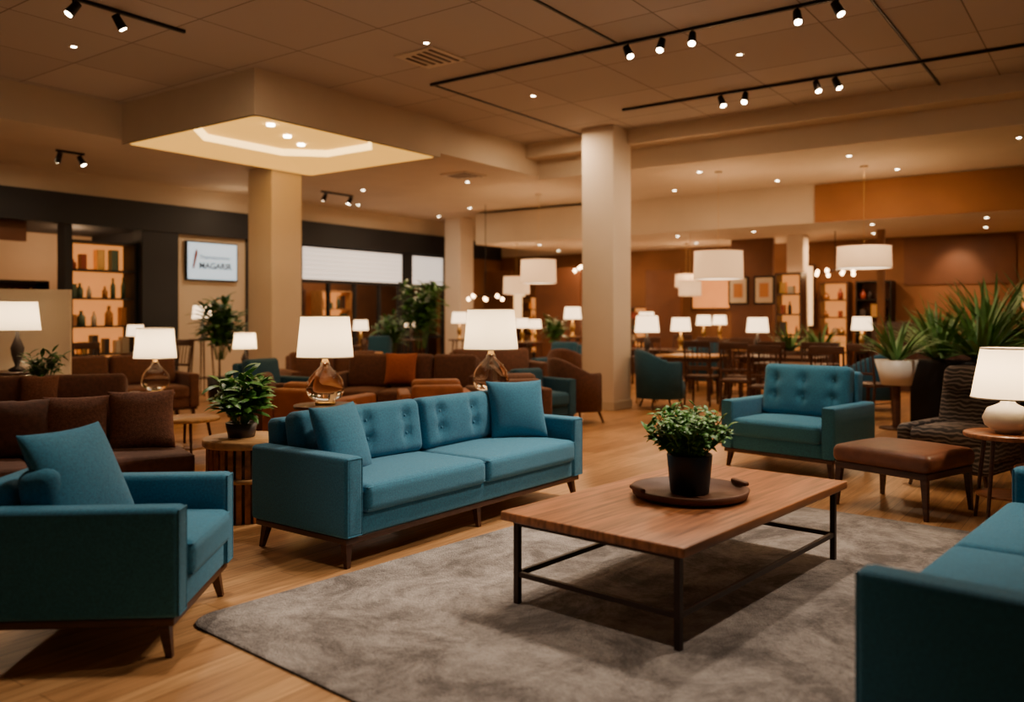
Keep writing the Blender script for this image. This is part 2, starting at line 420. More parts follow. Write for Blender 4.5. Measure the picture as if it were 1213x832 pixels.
# wall screen
o = B()
o.rbox((0,0,0), (1.12, 0.06, 0.74), 0.01, M['black'], n=1, k=2)
o.box(-0.53, 0.53, -0.034, -0.031, -0.34, 0.34, M['screen'])
o.cyl((-0.42, -0.037, -0.14), (-0.36, -0.037, 0.13), 0.018, 0.03, M['orange'], 8)
o.lathe([(0.001,0),(0.03,0.01),(0.02,0.06),(0.001,0.09)], M['orange'], (-0.355, -0.037, 0.13), 8)
p = RW(9.63, -14.05, 2.44)
scr = o.done('wall_screen', p, TH)
def text(s, size, x, z, parent, nm, off=0.0):
    c = bpy.data.curves.new(nm, 'FONT'); c.body = s; c.size = size; c.extrude = 0.002; c.offset = off; c.materials.append(M['ink'])
    t = bpy.data.objects.new(nm, c); scene.collection.objects.link(t)
    t.parent = parent; t.location = (x, -0.036, z); t.rotation_euler = (rad(90), 0, 0)
text('Thannstorivon', 0.115, -0.30, 0.04, scr, 'screen_text_small')
text('MAGARIR', 0.165, -0.30, -0.14, scr, 'screen_text_large', 0.004)

# ------------------------------------------------------------------ soft furniture
def puff_top(pf):
    def d(x, y, z, h):
        if z > 0: z += pf*(1-(x/h[0])**2)*(1-(y/h[1])**2)
        return (x, y, z)
    return d
def tuft(pts, depth=0.024, s=0.05, pf=0.03):
    def d(x, y, z, h):
        if y < 0:
            y -= pf*max(0, (1-(x/h[0])**2))*max(0, (1-(z/h[2])**2))
            for (tx, tz) in pts:
                r2 = (x-tx)**2+(z-tz)**2
                y += depth*math.exp(-r2/s**2)
                y += depth*0.4*math.exp(-((x-tx)/0.018)**2)*math.exp(-((z-tz)/0.16)**2)
        return (x, y, z)
    return d

def sofa(name, W, D, H, loc, phi, fab, nseat=2, armw=0.13, armh=0.62, tufts=0, pillows=(), arms=(1,1), leg=None, seatz=0.45, base=0.17, rail=True, z=0.001):
    leg = leg or M['dwood']; o = B()
    hw = W/2; hd = D/2
    xl = -hw + (armw if arms[0] else 0.0); xr = hw - (armw if arms[1] else 0.0)
    if rail: o.rbox((0, 0.0, base-0.018), (W-0.04, D-0.05, 0.034), 0.006, leg, n=1, k=2)
    for sx in (-1, 1):
        for sy in (-1, 1):
            o.sq((sx*(hw-0.05), sy*(hd-0.05), 0), (sx*(hw-0.07), sy*(hd-0.08), base-0.02), 0.026, 0.05, leg)
    if W > 2.0:
        o.sq((0, -hd+0.06, 0), (0, -hd+0.08, base-0.02), 0.026, 0.045, leg); o.sq((0, hd-0.06, 0), (0, hd-0.08, base-0.02), 0.026, 0.045, leg)
    o.rbox(((xl+xr)/2, -0.0, (base+seatz-0.15)/2), (xr-xl+0.01, D-0.03, seatz-0.15-base), 0.02, fab, n=2)
    for k_, sx in ((0, -1), (1, 1)):
        if arms[k_]:
            cx = sx*(hw-armw/2)
            o.rbox((cx, 0, (base+armh)/2), (armw, D, armh-base), 0.028, fab, n=3)
            e = 0.012; yy = -hd+0.004
            o.tube([(cx-armw/2+e, yy, base+e), (cx+armw/2-e, yy, base+e), (cx+armw/2-e, yy, armh-e), (cx-armw/2+e, yy, armh-e)], 0.005, fab)
    bt = 0.15
    X = TX((0, hd-bt/2-0.01, base), -4)
    o.rbox(((xl+xr)/2, 0, (H-base-0.03)/2), (xr-xl-0.002, bt, H-base-0.03), 0.04, fab, X=X, n=4)
    cw = (xr-xl)/nseat
    for i in range(nseat):
        cx = xl+cw*(i+0.5)
        sd = D-bt-0.02
        cy = -hd+sd/2-0.025
        o.rbox((cx, cy, seatz-0.075), (cw-0.008, sd, 0.165), 0.045, fab, n=8, deform=puff_top(0.025), k=4)
        for zz in (seatz-0.135, seatz-0.012):
            w2 = (cw-0.008)/2-0.012; y1 = cy-sd/2+0.012; y2 = cy+sd/2-0.012
            o.tube([(cx-w2, y1, zz), (cx+w2, y1, zz), (cx+w2, y2, zz), (cx-w2, y2, zz)], 0.005, fab)
        bh = H-seatz+0.02
        pts = []
        if tufts:
            for zz in (bh*0.2, -bh*0.12):
                for c_ in range(tufts): pts.append((cw*(-0.5+(c_+0.5)/tufts), zz))
        X = TX((cx, hd-bt-0.075, seatz+bh/2), -9)
        o.rbox((0, 0, 0), (cw-0.008, 0.16, bh), 0.055, fab, X=X, n=26 if tufts else 8, deform=tuft(pts), k=4)
        for (tx, tz) in pts: o.lathe([(0.001, -0.004), (0.009, -0.002), (0.011, 0.002), (0.006, 0.006), (0.001, 0.007)], fab, seg=10, X=X @ TX((tx, -0.083, tz), 90))
    for (px, py, pz, s_, rx, rz, m) in pillows:
        o.pillow(s_, s_, 0.17, m, Matrix.Translation((px, py, pz)) @ Euler((0, 0, rad(rz))).to_matrix().to_4x4() @ Euler((rad(90+rx), 0, 0)).to_matrix().to_4x4())
    return o.done(name, (loc[0], loc[1], z), rad(phi))

T = M['teal']
sofa('teal_sofa', 2.42, 0.86, 0.80, (-0.52, 5.84), 53, T, 2, tufts=3,
     pillows=((-0.88, -0.02, 0.655, 0.44, -20, 12, T), (0.90, -0.02, 0.68, 0.46, -20, -34, T)))
sofa('teal_armchair', 0.86, 0.84, 0.74, (-1.80, 3.82), 94, T, 1, armw=0.12,
     pillows=((-0.06, 0.12, 0.675, 0.50, -26, -16, T),))
sofa('teal_armchair', 1.10, 0.84, 0.92, (2.645, 7.83), -46, T, 1, armw=0.12, tufts=3)
sofa('teal_sofa', 2.4, 0.88, 0.80, (2.15, 3.16), 229, T, 2, tufts=3, z=0.015)
sofa('brown_sofa', 2.1, 0.88, 0.80, (-3.30, 5.6), 35, M['brown'], 2, arms=(1, 0), tufts=0,
     pillows=((0.78, -0.05, 0.66, 0.44, -20, -8, M['brown_l']), (0.36, 0.0, 0.65, 0.42, -22, -14, M['brown_l']), (0.02, 0.03, 0.65, 0.40, -22, -4, M['brown'])))
sofa('brown_sofa', 1.8, 0.86, 0.80, (-4.55, 8.1), 22, M['brown'], 2, pillows=((0.0, 0.08, 0.66, 0.34, -22, 0, M['brown_l']),))
sofa('brown_sofa', 2.0, 0.86, 0.88, (-1.35, 11.0), -8, M['brown'], 3, armh=0.66, pillows=((-0.1, 0, 0.72, 0.42, -20, 5, M['orange']),))
sofa('brown_sofa', 1.5, 0.86, 0.88, (-0.25, 12.9), 20, M['brown'], 2, armh=0.7)
sofa('rust_armchair', 0.85, 0.8, 0.72, (-1.95, 8.6), 160, M['rust'], 1, armh=0.6)
sofa('rust_armchair', 0.8, 0.75, 0.70, (-0.85, 9.3), 190, M['rust'], 1, armh=0.58)
sofa('brown_armchair', 0.8, 0.75, 0.74, (-0.05, 9.6), 200, M['brown'], 1, armh=0.6)
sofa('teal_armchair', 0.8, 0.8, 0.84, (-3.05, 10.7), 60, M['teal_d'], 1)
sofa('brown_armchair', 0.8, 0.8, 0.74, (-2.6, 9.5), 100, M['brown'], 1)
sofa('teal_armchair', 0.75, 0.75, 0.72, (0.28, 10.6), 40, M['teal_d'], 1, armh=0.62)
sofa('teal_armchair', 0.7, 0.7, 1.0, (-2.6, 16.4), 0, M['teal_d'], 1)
sofa('brown_sofa', 2.0, 0.85, 0.85, (-5.3, 11.2), 40, M['brown'], 2)
sofa('brown_sofa', 1.6, 0.85, 0.85, (-2.6, 12.6), 30, M['brown'], 2)
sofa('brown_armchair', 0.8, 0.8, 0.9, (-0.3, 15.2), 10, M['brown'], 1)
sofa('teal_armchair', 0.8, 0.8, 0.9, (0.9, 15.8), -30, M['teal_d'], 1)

def barrel(name, loc, phi, fab, R=0.38, Hb=0.86, Ha=0.66):
    o = B(); n = 28; vs = []; th = 0.07
    for i in range(n+1):
        t = rad(-35 + 250*i/n)
        f = max(0, math.sin(t)); H = Ha+(Hb-Ha)*f**1.2; lean = 1+0.08*f
        c, s_ = math.cos(t), math.sin(t)
        for (r, z) in ((R, 0.16), (R*lean, H-0.03), (R*lean-th*0.3, H), (R*lean-th*0.8, H), (R*lean-th, H-0.03), (R-th, 0.16)):
            vs.append((r*c, r*s_, z))
    fs = []
    for i in range(n):
        for k in range(6):
            a = i*6+k; b = i*6+(k+1) % 6; fs.append((a, b, b+6, a+6))
    fs += [tuple(range(6)), tuple(reversed(range(n*6, n*6+6)))]
    o.add(vs, fs, fab, True)
    o.lathe([(0.001, 0.16), (R-0.05, 0.16), (R-0.04, 0.3), (R-0.06, 0.42), (R-0.12, 0.45), (0.001, 0.455)], fab, (0, -0.03, 0))
    for sx in (-1, 1):
        for sy in (-1, 1): o.cyl((sx*0.27, sy*0.25, 0), (sx*0.22, sy*0.2, 0.17), 0.014, 0.02, M['dwood'], 8)
    o.done(name, (loc[0], loc[1], 0.001), rad(phi))
barrel('brown_barrel_chair', (0.85, 11.2), 120, M['brown'], R=0.36)
barrel('brown_barrel_chair', (1.0, 14.5), 150, M['brown'])
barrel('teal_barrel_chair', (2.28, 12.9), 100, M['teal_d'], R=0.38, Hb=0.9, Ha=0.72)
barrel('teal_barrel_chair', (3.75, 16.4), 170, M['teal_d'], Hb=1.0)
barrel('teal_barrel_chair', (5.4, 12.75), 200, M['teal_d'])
barrel('brown_barrel_chair', (1.6, 17.9), 150, M['brown'])

# recliner striped
o = B()
o.rbox((0, -0.02, 0.27), (0.72, 0.74, 0.24), 0.06, M['stripe'], n=4)
o.rbox((0, -0.06, 0.42), (0.56, 0.66, 0.14), 0.06, M['stripe'], n=6, deform=puff_top(0.02))
for sx in (-1, 1): o.rbox((sx*0.33, -0.02, 0.38), (0.12, 0.72, 0.26), 0.055, M['stripe'], n=4)
o.rbox((0, 0, 0.3), (0.62, 0.16, 0.62), 0.075, M['stripe'], X=TX((0, 0.25, 0.38), -16), n=6)
o.rbox((0, 0, 0), (0.52, 0.14, 0.22), 0.065, M['stripe'], X=TX((0, 0.26, 0.86), -16), n=6)
for sx in (-1, 1):
    for sy in (-1, 1): o.cyl((sx*0.3, sy*0.3, 0), (sx*0.27, sy*0.27, 0.17), 0.014, 0.022, M['dwood'], 8)
o.done('striped_recliner_chair', (3.74, 7.0, 0.001), rad(-50))

# ottoman
o = B()
o.rbox((0, 0, 0.385), (0.68, 0.74, 0.13), 0.05, M['leather'], n=8, deform=puff_top(0.03), k=4)
o.rbox((0, 0, 0.30), (0.64, 0.70, 0.05), 0.01, M['dwood'], n=1)
for sx in (-1, 1):
    for sy in (-1, 1): o.sq((sx*0.31, sy*0.34, 0), (sx*0.295, sy*0.32, 0.3), 0.026, 0.045, M['dwood'])
o.done('leather_ottoman', (2.87, 6.2, 0.001), rad(36))

# rug
o = B(); W, D_, r = 4.12, 2.85, 0.14; pts = []
for (cx, cy, s0) in ((W-r, D_-r, 0), (r, D_-r, 90), (r, r, 180), (W-r, r, 270)):
    for i in range(9):
        t = rad(s0+i*90/8); pts.append((cx+r*math.cos(t), cy+r*math.sin(t)))
n = len(pts)
vs = [(x, y, 0.0005) for x, y in pts]+[(x, y, 0.010) for x, y in pts]
cx0, cy0 = W/2, D_/2
vs += [(cx0+(x-cx0)*0.996, cy0+(y-cy0)*0.996, 0.014) for x, y in pts]
o.add(vs[n:], [(i, (i+1) % n, n+(i+1) % n, n+i) for i in range(n)] + [tuple(range(n, 2*n))], M['rug'])
o.add(vs[:2*n], [(i, (i+1) % n, n+(i+1) % n, n+i) for i in range(n)], M['dark'])
ph = rad(49)
uy = Vector((math.sin(ph), -math.cos(ph)))
org = Vector((-1.50, 3.86)) + uy*D_
o.done('grey_rug', (org.x, org.y, 0), ph)

# coffee table
o = B()
TW, TD, TZ = 1.86, 1.0, 0.445
o.rbox((0, 0, TZ-0.022), (TW, TD, 0.044), 0.008, M['mwood'], n=2, k=2)
LX, LY = TW/2-0.06, TD/2-0.06; bw = 0.028
for sx in (-1, 1):
    for sy in (-1, 1): o.box(sx*LX-bw/2, sx*LX+bw/2, sy*LY-bw/2, sy*LY+bw/2, 0.0, TZ-0.044, M['bronze'])
for z in (0.13, TZ-0.07):
    for sy in (-1, 1): o.box(-LX+bw/2, LX-bw/2, sy*LY-0.010, sy*LY+0.010, z, z+0.024, M['bronze'])
    for sx in (-1, 1): o.box(sx*LX-0.010, sx*LX+0.010, -LY+bw/2, LY-bw/2, z, z+0.024, M['bronze'])
o.done('coffee_table', (0.93, 4.45, 0.0145), rad(49))
TT = TZ+0.015
o = B()
o.lathe([(0.001, 0.0), (0.25, 0.0), (0.295, 0.012), (0.305, 0.045), (0.292, 0.047), (0.275, 0.02), (0.001, 0.014)], M['brownp'], seg=48)
for s_ in (-1, 1):
    o.rbox((s_*0.30, 0, 0.055), (0.03, 0.14, 0.022), 0.009, M['brownp'], n=2)
o.done('wooden_tray', (0.93, 4.42, TT+0.001), 0.3)

def bush(o, z0, R, H, N, m, L=0.09, W=0.045, stems=30):
    for i in range(stems):
        az = random.uniform(0, 6.28); rr = R*math.sqrt(random.random())*0.85
        hh = H*(0.45+0.55*random.random())*(1-0.35*(rr/R)**2)
        tip = Vector((rr*math.cos(az), rr*math.sin(az), z0+hh))
        base = Vector((rr*0.2*math.cos(az), rr*0.2*math.sin(az), z0-0.02))
        o.cyl(base, tip, 0.004, 0.002, m, 5, caps=False)
        k = N//stems
        for j in range(k):
            t = 0.35+0.65*(j+1)/k; p = base.lerp(tip, t)
            a2 = random.uniform(0, 6.28)
            o.blade(p, a2, random.uniform(-0.1, 1.1), L*random.uniform(0.6, 1.2), W*random.uniform(0.7, 1.1), random.uniform(0.3, 1.2), m, seg=4, fold=0.2)
o = B()
o.lathe([(0.001, 0), (0.09, 0), (0.1, 0.008), (0.118, 0.2), (0.116, 0.207), (0.106, 0.2), (0.104, 0.18), (0.001, 0.18)], M['pot'], seg=36)
o.lathe([(0.103, 0.182), (0.001, 0.19)], M['soil'])
bush(o, 0.19, 0.27, 0.27, 1180, M['leaf'], 0.058, 0.032, 118)
o.done('potted_plant', (0.93, 4.42, TT+0.016))

# drum side table (left) + plant
o = B()
o.lathe([(0.001, 0.50), (0.29, 0.50), (0.30, 0.51), (0.30, 0.545), (0.29, 0.555), (0.001, 0.555)], M['lwood'], seg=48)
o.lathe([(0.001, 0.0), (0.245, 0.0), (0.245, 0.5), (0.001, 0.5)], M['dwood'], seg=36)
for i in range(30):
    t = 2*math.pi*i/30
    o.box(-0.018, 0.018, -0.012, 0.012, 0.0, 0.5, M['mwood'], X=Matrix.Translation((0.262*math.cos(t), 0.262*math.sin(t), 0)) @ Matrix.Rotation(t+math.pi/2, 4, 'Z'))
o.lathe([(0.245, 0.27), (0.285, 0.27), (0.285, 0.30), (0.245, 0.30)], M['lwood'], seg=48)
o.done('drum_side_table', (-1.86, 5.93, 0.0))
o = B()
o.lathe([(0.001, 0), (0.09, 0), (0.11, 0.1), (0.1, 0.1), (0.095, 0.085), (0.001, 0.085)], M['c5'], seg=24)
bush(o, 0.09, 0.2, 0.42, 260, M['leaf'], 0.15, 0.07, 28)
o.done('potted_plant', (-1.90, 5.93, 0.556))

# ------------------------------------------------------------------ lamps
def plight(name, loc, e, col=(1, 0.72, 0.42), r=0.05):
    l = bpy.data.lights.new(name, 'POINT'); l.energy = e; l.color = col; l.shadow_soft_size = r
    ob = bpy.data.objects.new(name, l); ob.location = loc; scene.collection.objects.link(ob); return ob
def lamp(x, y, z, sc=1.0, kind='glass', e=5):
    o = B(); s = sc
    if kind == 'glass':
        o.lathe([(0.001, 0), (0.08*s, 0), (0.085*s, 0.02*s), (0.001, 0.022*s)], M['brass'])
        o.lathe([(0.001, 0.023*s), (0.07*s, 0.024*s), (0.135*s, 0.06*s), (0.155*s, 0.12*s), (0.14*s, 0.2*s), (0.09*s, 0.27*s), (0.045*s, 0.31*s), (0.035*s, 0.345*s), (0.001, 0.346*s)], M['glass'], seg=32)
        o.cyl((0, 0, 0.345*s), (0, 0, 0.40*s), 0.03*s, 0.015*s, M['brass'])
        zs = 0.385*s; hs = 0.34*s; rb, rt = 0.228*s, 0.195*s
    elif kind == 'ceramic':
        o.lathe([(0.001, 0), (0.07, 0), (0.14, 0.05), (0.155, 0.1), (0.125, 0.165), (0.05, 0.2), (0.03, 0.24), (0.001, 0.24)], M['white'], seg=32)
        o.cyl((0, 0, 0.23), (0, 0, 0.30), 0.012, 0.012, M['brass'])
        zs = 0.235; hs = 0.34; rb, rt = 0.225, 0.165
    else:
        o.lathe([(0.001, 0), (0.07*s, 0), (0.075*s, 0.02*s), (0.02*s, 0.05*s), (0.05*s, 0.15*s), (0.06*s, 0.22*s), (0.02*s, 0.33*s), (0.015*s, 0.40*s), (0.001, 0.40*s)], M['c5'] if kind == 'dark' else M['brass'], seg=20)
        zs = 0.385*s; hs = 0.28*s; rb, rt = 0.2*s, 0.17*s
    sm = M['tshade'] if e else M['shade']
    o.lathe([(rb, zs), (rt, zs+hs)], sm, seg=40)
    for (rr, zz) in ((rb, zs+0.003), (rt, zs+hs-0.003)):
        o.lathe([(rr+0.003, zz-0.005), (rr+0.003, zz+0.005)], M['c3'], seg=40)
    for k in range(3):
        t = k*2.094; o.cyl((0, 0, zs+hs*0.85), (rt*0.97*math.cos(t), rt*0.97*math.sin(t), zs+hs*0.93), 0.002, 0.002, M['brass'], 5)
    o.cyl((0, 0, zs), (0, 0, zs+hs*0.15), 0.012, 0.012, M['brass'], 8)
    for k in range(2): o.cyl((0, 0.03*(k*2-1), zs+hs*0.1), (0, 0.03*(k*2-1), zs+hs*0.86), 0.0025, 0.0025, M['brass'], 5)
    o.lathe([(0.001, zs+hs*0.15), (0.018, zs+hs*0.18), (0.026, zs+hs*0.27), (0.001, zs+hs*0.34)], M['bulb2'], seg=12)
    o.done('table_lamp', (x, y, z+0.001))
    if e: plight('table_lamp_light', (x, y, z+zs+hs*0.52), e*2.2, (1, 0.74, 0.45), 0.03)
def rtable(x, y, h, r, top=None, legm=None, name='round_side_table'):
    o = B()
    o.lathe([(0.001, h-0.03), (r-0.005, h-0.03), (r, h-0.02), (r, h-0.005), (r-0.005, h), (0.001, h)], top or M['dwood'], seg=36)
    for k in range(4):
        t = k*math.pi/2+0.5
        o.cyl((r*0.85*math.cos(t), r*0.85*math.sin(t), 0), (r*0.6*math.cos(t), r*0.6*math.sin(t), h-0.03), 0.011, 0.016, legm or M['dwood'], 8)
    o.cyl((0, 0, h*0.3), (0, 0, h*0.3+0.015), r*0.72, r*0.72, top or M['dwood'], 24)
    o.done(name, (x, y, 0.0))
rtable(-1.56, 7.05, 0.665, 0.26); lamp(-1.56, 7.05, 0.665, 1.02)
rtable(-0.19, 7.6, 0.69, 0.26); lamp(-0.19, 7.6, 0.69, 1.07)
rtable(-3.93, 9.3, 0.56, 0.2); lamp(-3.93, 9.3, 0.56, 0.98)
rtable(-3.86, 12.2, 0.6, 0.25); lamp(-3.86, 12.2, 0.6, 0.85, 'dark', 4)
rtable(3.36, 5.72, 0.61, 0.27, M['mwood']); lamp(3.36, 5.72, 0.61, 1, 'ceramic', 5)
rtable(3.50, 5.42, 0.42, 0.24, M['mwood'])
rtable(-5.42, 9.25, 0.8, 0.3); lamp(-5.42, 9.25, 0.8, 1.15, 'dark', 5)
for (x, y, sc, kd, h) in ((2.2, 13.75, 1.0, 'dark', 0.75), (3.2, 16.0, 0.95, 'brass', 0.75), (4.45, 15.3, 1.0, 'dark', 0.72), (-5.5, 15.0, 0.9, 'dark', 1.0),
                      (0.2, 16.5, 0.7, 'brass', 0.9), (-1.15, 18.5, 0.9, 'brass', 0.9), (2.9, 18.2, 0.9, 'dark', 0.9), (6.3, 15.2, 0.9, 'brass', 0.8), (1.35, 18.8, 1.0, 'brass', 0.95),
                      (4.7, 19.1, 0.8, 'brass', 0.9), (-3.1, 17.3, 0.8, 'brass', 0.8), (-2.2, 18.4, 0.7, 'dark', 0.9), (0.55, 20.2, 0.8, 'brass', 0.8), (-6.2, 13.9, 0.7, 'brass', 0.8), (2.15, 20.6, 0.8, 'dark', 0.9), (4.0, 17.6, 0.8, 'brass', 0.9)):
    rtable(x, y, h, 0.25); lamp(x, y, h, sc, kd, 0)

def pendant(x, y, z, R, h, zc, e=14):
    o = B()
    o.lathe([(R, -h/2), (R*0.97, h/2), (R*0.97-0.005, h/2), (R-0.005, -h/2), (R, -h/2)], M['pshade'], seg=40)
    o.lathe([(0.001, -h/2+0.01), (R-0.01, -h/2+0.01)], M['shade'], seg=40)
    for zz in (-h/2, h/2-0.012): o.lathe([(R*0.985+0.006, zz), (R*0.985+0.006, zz+0.012)], M['c3'], seg=40)
    o.cyl((0, 0, -h/2+0.02), (0, 0, zc-z), 0.0035, 0.0035, M['brass'], 6)
    o.cyl((0, 0, zc-z-0.03), (0, 0, zc-z), 0.06, 0.06, M['c3'], 14)
    for k in range(3):
        t = k*2.094; o.cyl((0, 0, h/2-0.02), (R*0.96*math.cos(t), R*0.96*math.sin(t), h/2-0.01), 0.003, 0.003, M['black'], 5)
    o.done('pendant_lamp', (x, y, z))
    if e: plight('pendant_light', (x, y+0.02, z+h*0.3), e, (1, 0.64, 0.34), 0.04)
pendant(3.3, 13.5, 2.22, 0.39, 0.45, 3.72, 30)
pendant(5.42, 13.0, 2.31, 0.40, 0.34, 3.72, 30)
pendant(0.5, 16.0, 2.25, 0.34, 0.45, 3.72, 30)
pendant(3.5, 16.6, 1.95, 0.22, 0.3, 3.72, 0)
pendant(5.4, 18.5, 2.2, 0.25, 0.6, 3.04, 14)
pendant(0.1, 19.0, 2.1, 0.3, 0.4, 3.04, 16)
pendant(1.9, 19.2, 2.1, 0.25, 0.3, 3.04, 16)
pendant(3.9, 18.9, 2.2, 0.25, 0.3, 3.04, 16)
for (x, y, z) in ((-0.55, 17.5, 1.75), (2.2, 20.0, 1.9), (1.6, 16.8, 2.3), (6.2, 16.2, 2.2)):
    o = B()
    top = 3.72 if (E1.dot(Vector((x, y, 0))) < 15.1) else 3.04
    o.cyl((0, 0, 0.1), (0, 0, top-z), 0.008, 0.008, M['black'], 6)
    for k in range(8):
        t = k*math.pi/4; p1 = (0.35*math.cos(t), 0.35*math.sin(t), 0.06*(k % 2))
        o.cyl((0, 0, 0.1), p1, 0.006, 0.006, M['black'], 5)
        o.lathe([(0.001, -0.035), (0.03, -0.01), (0.035, 0.015), (0.02, 0.04), (0.001, 0.05)], M['bulb2'], p1, 10)
    o.done('chandelier', (x, y, z))

# ------------------------------------------------------------------ plants far
def agave(N, H, W=0.07):
    o = B()
    for i in range(N):
        az = random.uniform(0, 6.28); el = random.uniform(0.3, 1.5)
        o.blade((0.05*math.cos(az), 0.05*math.sin(az), 0), az, el, H*random.uniform(0.75, 1.1), W, random.uniform(0.1, 0.8), M['agave'], seg=7, fold=0.2, shape=1)
    return o
def planter(x, y, w, d, h, rz, plants, m):
    o = B(); o.rbox((0, 0, h/2), (w, d, h), 0.015, m, n=1, k=2); o.box(-w/2+0.04, w/2-0.04, -d/2+0.04, d/2-0.04, h-0.01, h+0.01, M['soil'])
    o.done('planter_box', (x, y, 0.0), rad(rz))
    for (px, H, N) in plants:
        c, s_ = math.cos(rad(rz)), math.sin(rad(rz))
        agave(N, H, 0.06+0.03*H).done('agave_plant', (x+px*c, y+px*s_, h+0.011))
planter(5.75, 10.95, 1.0, 0.45, 0.82, -36, ((-0.2, 0.85, 70), (0.3, 1.05, 80)), M['black'])
planter(6.85, 11.3, 1.2, 0.5, 0.95, -36, ((-0.35, 1.05, 70), (0.3, 1.2, 60)), M['black'])
planter(6.8, 12.5, 1.4, 0.4, 0.95, -36, ((-0.45, 0.7, 45), (0.1, 0.85, 45)), M['dwood'])
planter(5.0, 14.4, 1.0, 0.35, 0.8, -36, ((-0.25, 0.5, 35), (0.25, 0.55, 35)), M['dwood'])
o = B(); o.lathe([(0.001, 0.55), (0.17, 0.55), (0.25, 0.86), (0.23, 0.86), (0.001, 0.83)], M['white'], seg=32)
o.cyl((0, 0, 0.02), (0, 0, 0.55), 0.05, 0.05, M['dwood'], 12); o.cyl((0, 0, 0), (0, 0, 0.02), 0.2, 0.2, M['dwood'], 24)
for i in range(60):
    az = random.uniform(0, 6.28); o.blade((0.05*math.cos(az), 0.05*math.sin(az), 0.84), az, random.uniform(0.5, 1.5), random.uniform(0.4, 0.66), 0.07, random.uniform(0.2, 0.9), M['agave'], seg=7, fold=0.2, shape=1)
o.done('potted_agave', (4.78, 10.5, 0))
def tree(x, y, pot_h, z0, R, H, N, L):
    o = B()
    o.lathe([(0.001, 0), (0.17, 0), (0.2, pot_h), (0.18, pot_h), (0.001, pot_h-0.03)], M['pot'], seg=24)
    o.cyl((0, 0, pot_h-0.05), (0, 0, z0+0.1), 0.02, 0.015, M['dwood'], 8)
    bush(o, z0, R, H, N, M['leaf2'], L, L*0.3, 30)
    o.done('potted_tree', (x, y, 0))
tree(-4.85, 14.0, 0.4, 0.7, 0.42, 1.1, 300, 0.32)
tree(-1.75, 16.4, 0.4, 0.8, 0.5, 1.5, 360, 0.32)
tree(-2.45, 17.4, 0.4, 0.7, 0.4, 0.8, 200, 0.28)
tree(-4.85, 8.75, 0.55, 0.7, 0.22, 0.38, 160, 0.14)
tree(0.9, 17.8, 0.4, 0.8, 0.3, 0.6, 150, 0.25)

# ------------------------------------------------------------------ dining
def chair(x, y, rz, m=None, hb=1.0):
    m = m or M['dwood']; o = B(); w, d, hs = 0.44, 0.44, 0.45
    o.rbox((0, 0, hs), (w, d, 0.05), 0.015, m, n=2, k=2, deform=puff_top(0.01))
    for sx in (-1, 1):
        o.sq((sx*w*0.46, -d*0.45, 0), (sx*w*0.43, -d*0.42, hs-0.02), 0.028, 0.036, m)
        o.cyl((sx*w*0.46, d*0.55, 0), (sx*w*0.44, d*0.42, hs), 0.016, 0.02, m, 8)
        o.cyl((sx*w*0.44, d*0.42, hs), (sx*w*0.46, d*0.58, hb), 0.02, 0.014, m, 8)
        o.cyl((sx*w*0.45, -d*0.42, 0.2), (sx*w*0.45, d*0.5, 0.2), 0.009, 0.009, m, 6)
    o.rbox((0, d*0.57, hb-0.03), (w*0.98, 0.025, 0.1), 0.01, m, n=4, k=2)
    o.rbox((0, d*0.47, hs+0.16), (w*0.9, 0.02, 0.035), 0.008, m, n=2, k=2)
    for i in range(5):
        xx = -w*0.34+w*0.68*i/4; o.cyl((xx, d*0.46, hs+0.16), (xx, d*0.57, hb-0.07), 0.008, 0.008, m, 6)
    o.done('dining_chair', (x, y, 0.001), rad(rz))
def dtable(x, y, w, d, rz, m, h=0.75):
    o = B(); o.rbox((0, 0, h-0.02), (w, d, 0.04), 0.01, m, n=1, k=2); o.box(-w/2+0.06, w/2-0.06, -d/2+0.06, d/2-0.06, h-0.11, h-0.04, M['dwood'])
    for sx in (-1, 1):
        for sy in (-1, 1): o.sq((sx*(w/2-0.08), sy*(d/2-0.08), 0), (sx*(w/2-0.07), sy*(d/2-0.07), h-0.1), 0.035, 0.055, M['dwood'])
    o.done('dining_table', (x, y, 0.0), rad(rz))
dtable(3.1, 14.4, 1.0, 0.9, -36, M['lwood'])
dtable(4.4, 13.75, 1.3, 0.85, -36, M['dwood'])
dtable(2.7, 17.0, 1.1, 0.8, -36, M['dwood'])
dtable(4.8, 16.9, 0.7, 0.55, -36, M['lwood'])
dtable(3.95, 11.75, 1.0, 0.7, -36, M['dwood'])
for (x, y, r) in ((3.35, 12.5, 150), (4.05, 12.85, 140), (4.65, 12.55, 155), (5.0, 11.75, 120), (3.9, 14.7, -40), (4.9, 14.85, -30), (2.5, 15.2, 0), (3.5, 15.35, -30), (3.6, 13.25, 60), (2.0, 16.2, 60), (3.45, 17.6, -36), (3.0, 13.35, 150), (5.2, 15.6, 100), (3.45, 11.35, 150), (4.15, 10.95, 145), (4.3, 12.15, -36)):
    chair(x, y, r)
dtable(-6.3, 13.1, 1.2, 0.8, 54, M['dwood'])
for (x, y, r) in ((-6.0, 12.2, 60), (-7.0, 12.4, 200), (-5.5, 13.6, -30), (-5.4, 12.8, 90), (-4.9, 12.2, 80)): chair(x, y, r)
dtable(-3.0, 15.2, 1.2, 0.7, 54, M['lwood']); chair(-2.3, 14.5, 90); chair(-3.5, 14.55, 150)
rtable(-3.15, 8.2, 0.42, 0.3, M['lwood'], name='low_round_table')

